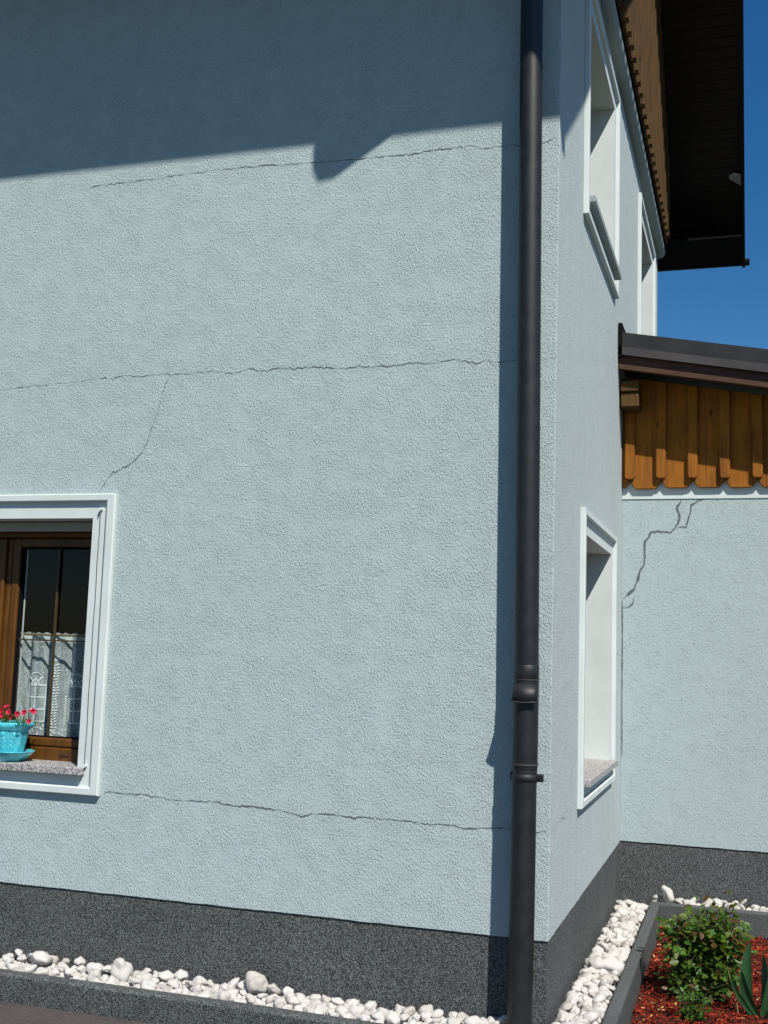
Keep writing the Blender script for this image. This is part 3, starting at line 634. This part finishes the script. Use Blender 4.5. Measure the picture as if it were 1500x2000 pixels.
# ------------------------------------------------------------------ plants
def leaf(b, p, d, n_, L, W, mi=0, cup=.15):
    d = d.normalized(); n_ = (n_ - d * n_.dot(d)).normalized(); s = d.cross(n_)
    pts = [(0, 0, 0), (.3, .42, 1), (.65, .42, 1), (1, 0, 0), (.65, -.42, 1), (.3, -.42, 1)]
    V = [b.vert(p + d * a * L + s * c * W + n_ * e * cup * W - n_ * (a * a) * L * .18) for a, c, e in pts]
    m1 = b.vert(p + d * .5 * L)
    for q in ((0, 1, 2), (0, 5, 4)): pass
    for q in ([V[0], V[1], V[2], V[3]], [V[0], V[3], V[4], V[5]]):
        f = b.b.faces.new(q); f.material_index = mi; f.smooth = True
    b.b.verts.remove(m1)
def bush(name, base, tips, label, cat, leafL, seed, nleaf, mats, wander=.05, tall=None):
    rn = random.Random(seed); root = empty(name, base, label, cat); st = MB(); lf = MB(); base = Vector(base)
    for tip, wgt in tips:
        tip = Vector(tip); side = Vector((rn.uniform(-1, 1), rn.uniform(-1, 1), 0)) * .03
        mid = base.lerp(tip, .5) + side; P = []
        for k in range(9):
            t = k / 8; P.append((base * (1 - t) ** 2 + mid * 2 * t * (1 - t) + tip * t * t) + Vector((rn.uniform(-1, 1), rn.uniform(-1, 1), rn.uniform(-1, 1))) * .004)
        st.tube(P, [.004 - .0028 * k / 8 for k in range(9)], 6)
        for k in range(int(nleaf * wgt)):
            t = rn.uniform(.12, 1) ** .8; i = min(7, int(t * 8)); q = P[i].lerp(P[i + 1], t * 8 - i)
            off = Vector((rn.gauss(0, 1), rn.gauss(0, 1), rn.gauss(0, .6))) * wander
            d = off.normalized() + Vector((0, 0, rn.uniform(-.3, .5))); c = q + off
            L = leafL * rn.uniform(.6, 1.3)
            mi = (2 if t > .93 and rn.random() < .4 else 1 if rn.random() < .25 + .3 * t else 0)
            leaf(lf, c, d, Vector((rn.gauss(0, .5), rn.gauss(-.3, .5), 1)), L, L * rn.uniform(.6, .85), mi)
            if rn.random() < .5: st.tube([q, c], .0009, 4, False)
    st.build('stem', STEM, root); lf.build('leaves', mats, root, keep=True); return root
rt = random.Random(3)
tips = []
for k in range(30):
    a = rt.uniform(0, 6.28); rr = math.sqrt(rt.random()) * .15
    tips.append(((.575 + rr * math.cos(a) + .0, 1.22 + rr * 1.2 * math.sin(a), rt.uniform(.10, .36)), 1))
tips += [((.68, 1.17, .44), .5), ((.70, 1.18, .41), .5), ((.74, 1.2, .33), .8), ((.42, 1.15, .30), .8), ((.46, 1.1, .26), .8), ((.77, 1.2, .25), .6), ((.45, 1.0, .08), .8), ((.62, 1.02, .04), .8)]
bush('rose_bush', (.575, 1.22, -.045), tips, 'leafy green rose bush growing out of the red mulch bed', 'bush', .038, 5, 80, [LEAF, LEAFY, LEAFR], .040)
bush('small_plant', (.54, .74, -.04), [((.54 + rt.uniform(-.11, .11), .74 + rt.uniform(-.09, .09), rt.uniform(.0, .11)), 1) for k in range(12)], 'low dark green plant in the mulch in front of the rose bush', 'plant', .022, 9, 24, [LEAF, LEAF, LEAFR], .02)
def blade(b, base, tip, w_, bend=.03, n=10):
    base, tip = Vector(base), Vector(tip); d = (tip - base); sd = d.cross(Vector((.2, 1, 0))).normalized(); up = Vector((0, -1, .3)).normalized(); prev = None
    for k in range(n + 1):
        t = k / n; c = base + d * t + Vector((bend, -.5 * bend, 0)) * math.sin(t * math.pi) ; ww = w_ * (math.sin(math.pi * min(1, .12 + t * .88)) ** .7) if t < 1 else .0005
        ww = max(ww, .0008); row = [b.vert(c - sd * ww / 2 + up * ww * .25), b.vert(c), b.vert(c + sd * ww / 2 + up * ww * .25)]
        if prev:
            for j in (0, 1): f = b.b.faces.new([prev[j], prev[j + 1], row[j + 1], row[j]]); f.smooth = True
        prev = row
tl = empty('tulip_plant', (.83, .95, -.04), 'broad bladed grey green tulip leaves at the right edge of the bed', 'plant')
BL = [((.80, .97, -.05), (.80, 1.02, .28), .055, -.02), ((.85, .95, -.05), (.92, .98, .33), .05, .02), ((.84, .94, -.05), (.76, .90, .17), .04, -.02), ((.82, .93, -.05), (.71, .92, .14), .026, -.02),
      ((.86, .9, -.05), (.95, .82, .12), .045, .01), ((.79, .95, -.05), (.745, .98, .12), .02, 0), ((.88, .97, -.05), (1.0, 1.0, .28), .05, .02), ((.86, .99, -.05), (.86, 1.05, .22), .04, .01)]
for q in BL: b = MB(); blade(b, *q); b.build('leaf', LEAFB, tl, keep=True)
tl2 = empty('tulip_plant', (.90, 1.55, -.04), 'tall narrow green shoot behind the broad tulip leaves', 'plant')
for q in (((.90, 1.55, -.05), (.885, 1.6, .28), .02, .01), ((.90, 1.55, -.05), (.93, 1.55, .22), .018, -.01)): b = MB(); blade(b, *q); b.build('leaf', LEAFB, tl2, keep=True)
b = MB()
b.tube([(.745, .93, -.04), (.735, .95, .03), (.71, .97, .10), (.695, .98, .16)], [.003, .0025, .002, .0015], 6)
o = b.build('dry_stem', plain('dry_stem_skin', (.20, .16, .06), .8), None, label='thin dry stem leaning in the mulch left of the tulip leaves', category='stem')
# ------------------------------------------------------------------ flower pot on the sill
SZ = WA[2] + .128 + .001
pot = empty('flower_pot', (-2.765, .045, SZ), 'turquoise glazed planter with red flowers on the granite window sill', 'flower pot')
def octo(hx, hy, c): return [(-hx + c, -hy), (hx - c, -hy), (hx, -hy + c), (hx, hy - c), (hx - c, hy), (-hx + c, hy), (-hx, hy - c), (-hx, -hy + c)]
def loft(b, secs, cx, cy, cap0=True, cap1=True):
    rings = []
    for hx, hy, c, z in secs:
        o8 = octo(hx, hy, c); pts = []
        for i in range(8):
            a, d = o8[i], o8[(i + 1) % 8]
            for t in (0, .25, .5, .75): pts.append((a[0] + (d[0] - a[0]) * t, a[1] + (d[1] - a[1]) * t))
        rings.append([b.vert((cx + x, cy + y, z)) for x, y in pts])
    n = len(rings[0])
    for i in range(len(rings) - 1):
        for k in range(n): b.b.faces.new([rings[i][k], rings[i][(k + 1) % n], rings[i + 1][(k + 1) % n], rings[i + 1][k]]).smooth = True
    if cap0: b.b.faces.new(rings[0][::-1])
    if cap1: b.b.faces.new(rings[-1])
cx, cy = -2.765, .045
b = MB(); loft(b, [(.112, .062, .04, SZ), (.122, .072, .042, SZ + .004), (.165, .097, .05, SZ + .046), (.168, .100, .05, SZ + .052), (.160, .094, .05, SZ + .052), (.115, .07, .04, SZ + .022)], cx, cy); b.build('saucer', POT, pot)
z = SZ + .022
b = MB(); loft(b, [(.098, .058, .035, z), (.112, .066, .04, z + .02), (.126, .074, .045, z + .07), (.132, .078, .045, z + .12), (.134, .08, .045, z + .132), (.152, .092, .05, z + .148), (.156, .095, .05, z + .166), (.150, .092, .05, z + .17), (.138, .082, .045, z + .168), (.136, .08, .045, z + .14)], cx, cy)
b.build('pot', POT, pot)
b = MB()   # raised leaf relief on the pot's faces
def face_pt(side, u, v):  # v 0..1 height
    hy = .066 + .013 * v; hx = .112 + .021 * v; zz = z + .022 + .10 * v
    if side == 'f': return Vector((cx + u * .085, cy - hy - .0005, zz))
    return Vector((cx + hx - .02 - (.5 - u) * .030 , cy - hy + .022 + (u - .5) * .032, zz))
for side, us in (('f', (-.75, -.25, .25, .75)), ('d', (.5,))):
    for u0 in us:
        for s_ in (-1, 1):
            for k in range(4):
                P = [face_pt(side, u0 + s_ * (.02 + (.16 if side == 'f' else .3) * (t / 5) ** 1.6 * (1 - .15 * k)), .04 + k * .2 + .34 * math.sin(t / 5 * 1.9)) for t in range(6)]
                b.tube(P, [.004, .006, .007, .0065, .005, .003], 8)
        b.tube([face_pt(side, u0, .02 + .19 * t) for t in range(6)], [.005, .0055, .005, .0045, .004, .002], 8)
b.build('leaf_relief', POT, pot)
b = MB(); loft(b, [(.135, .08, .045, z + .150), (.13, .076, .045, z + .156)], cx, cy); b.build('potting_soil', SOIL, pot)
rn = random.Random(11); fo = MB(); fl_ = []
topz = z + .155
for k in range(430):
    x, y = cx + rn.uniform(-.135, .16), cy + rn.uniform(-.085, .08); e = 1 - ((x - cx) / .15) ** 2
    p = Vector((x, y, topz + rn.uniform(.0, .055) * max(.35, e))); leaf(fo, p, Vector((rn.gauss(0, 1), rn.gauss(0, 1), rn.uniform(-.1, .9))), Vector((rn.gauss(0, .4), -.3, 1)), rn.uniform(.010, .021), rn.uniform(.005, .009), rn.choice((0, 0, 1)))
for k in range(50):
    x, y = cx + rn.uniform(-.12, .19), cy + rn.uniform(-.08, .06); fo.tube([(x * .9 + cx * .1, y, topz), (x, y, topz + rn.uniform(.03, .06))], .001, 4, False)
fo.build('foliage', [LEAF, LEAFY], pot, keep=True)
def flower(x, y, zz, d, R_=.014):
    b = MB(); d = Vector(d).normalized(); s = d.orthogonal().normalized(); t_ = d.cross(s); c = Vector((x, y, zz)); n = 15
    ring0 = [c - d * .010 + (s * math.cos(a) + t_ * math.sin(a)) * .002 for a in [2 * math.pi * k / n for k in range(n)]]
    ring1 = [c + (s * math.cos(a) + t_ * math.sin(a)) * R_ * .5 for a in [2 * math.pi * k / n for k in range(n)]]
    ring2 = [c + d * .003 + (s * math.cos(a) + t_ * math.sin(a)) * R_ * (1 + .14 * math.cos(5 * a)) for a in [2 * math.pi * k / n for k in range(n)]]
    for A, B in ((ring0, ring1), (ring1, ring2)):
        for k in range(n): b.face([A[k], A[(k + 1) % n], B[(k + 1) % n], B[k]], 0, True)
    b.build('flower', PETAL, pot, keep=True)
for x, dz, dy, dd in ((-2.80, .075, -.06, (.1, -1, .2)), (-2.735, .068, -.05, (.2, -1, .1)), (-2.672, .066, -.07, (0, -1, .3)), (-2.628, .058, -.06, (.2, -1, .1)), (-2.655, .042, -.075, (-.3, -1, -.1)), (-2.583, .068, -.07, (.1, -1, .2)), (-2.545, .075, -.05, (1, -.5, .2)), (-2.545, .028, -.08, (.2, -1, .1)), (-2.70, .05, -.085, (0, -1, 0)), (-2.86, .07, -.05, (-.2, -1, .2)), (-2.76, .085, .03, (0, -.6, 1)), (-2.61, .07, .03, (.3, -.4, 1))):
    flower(x - .012, cy + dy, topz + dz, dd, .0145 if dz > .05 else .013)
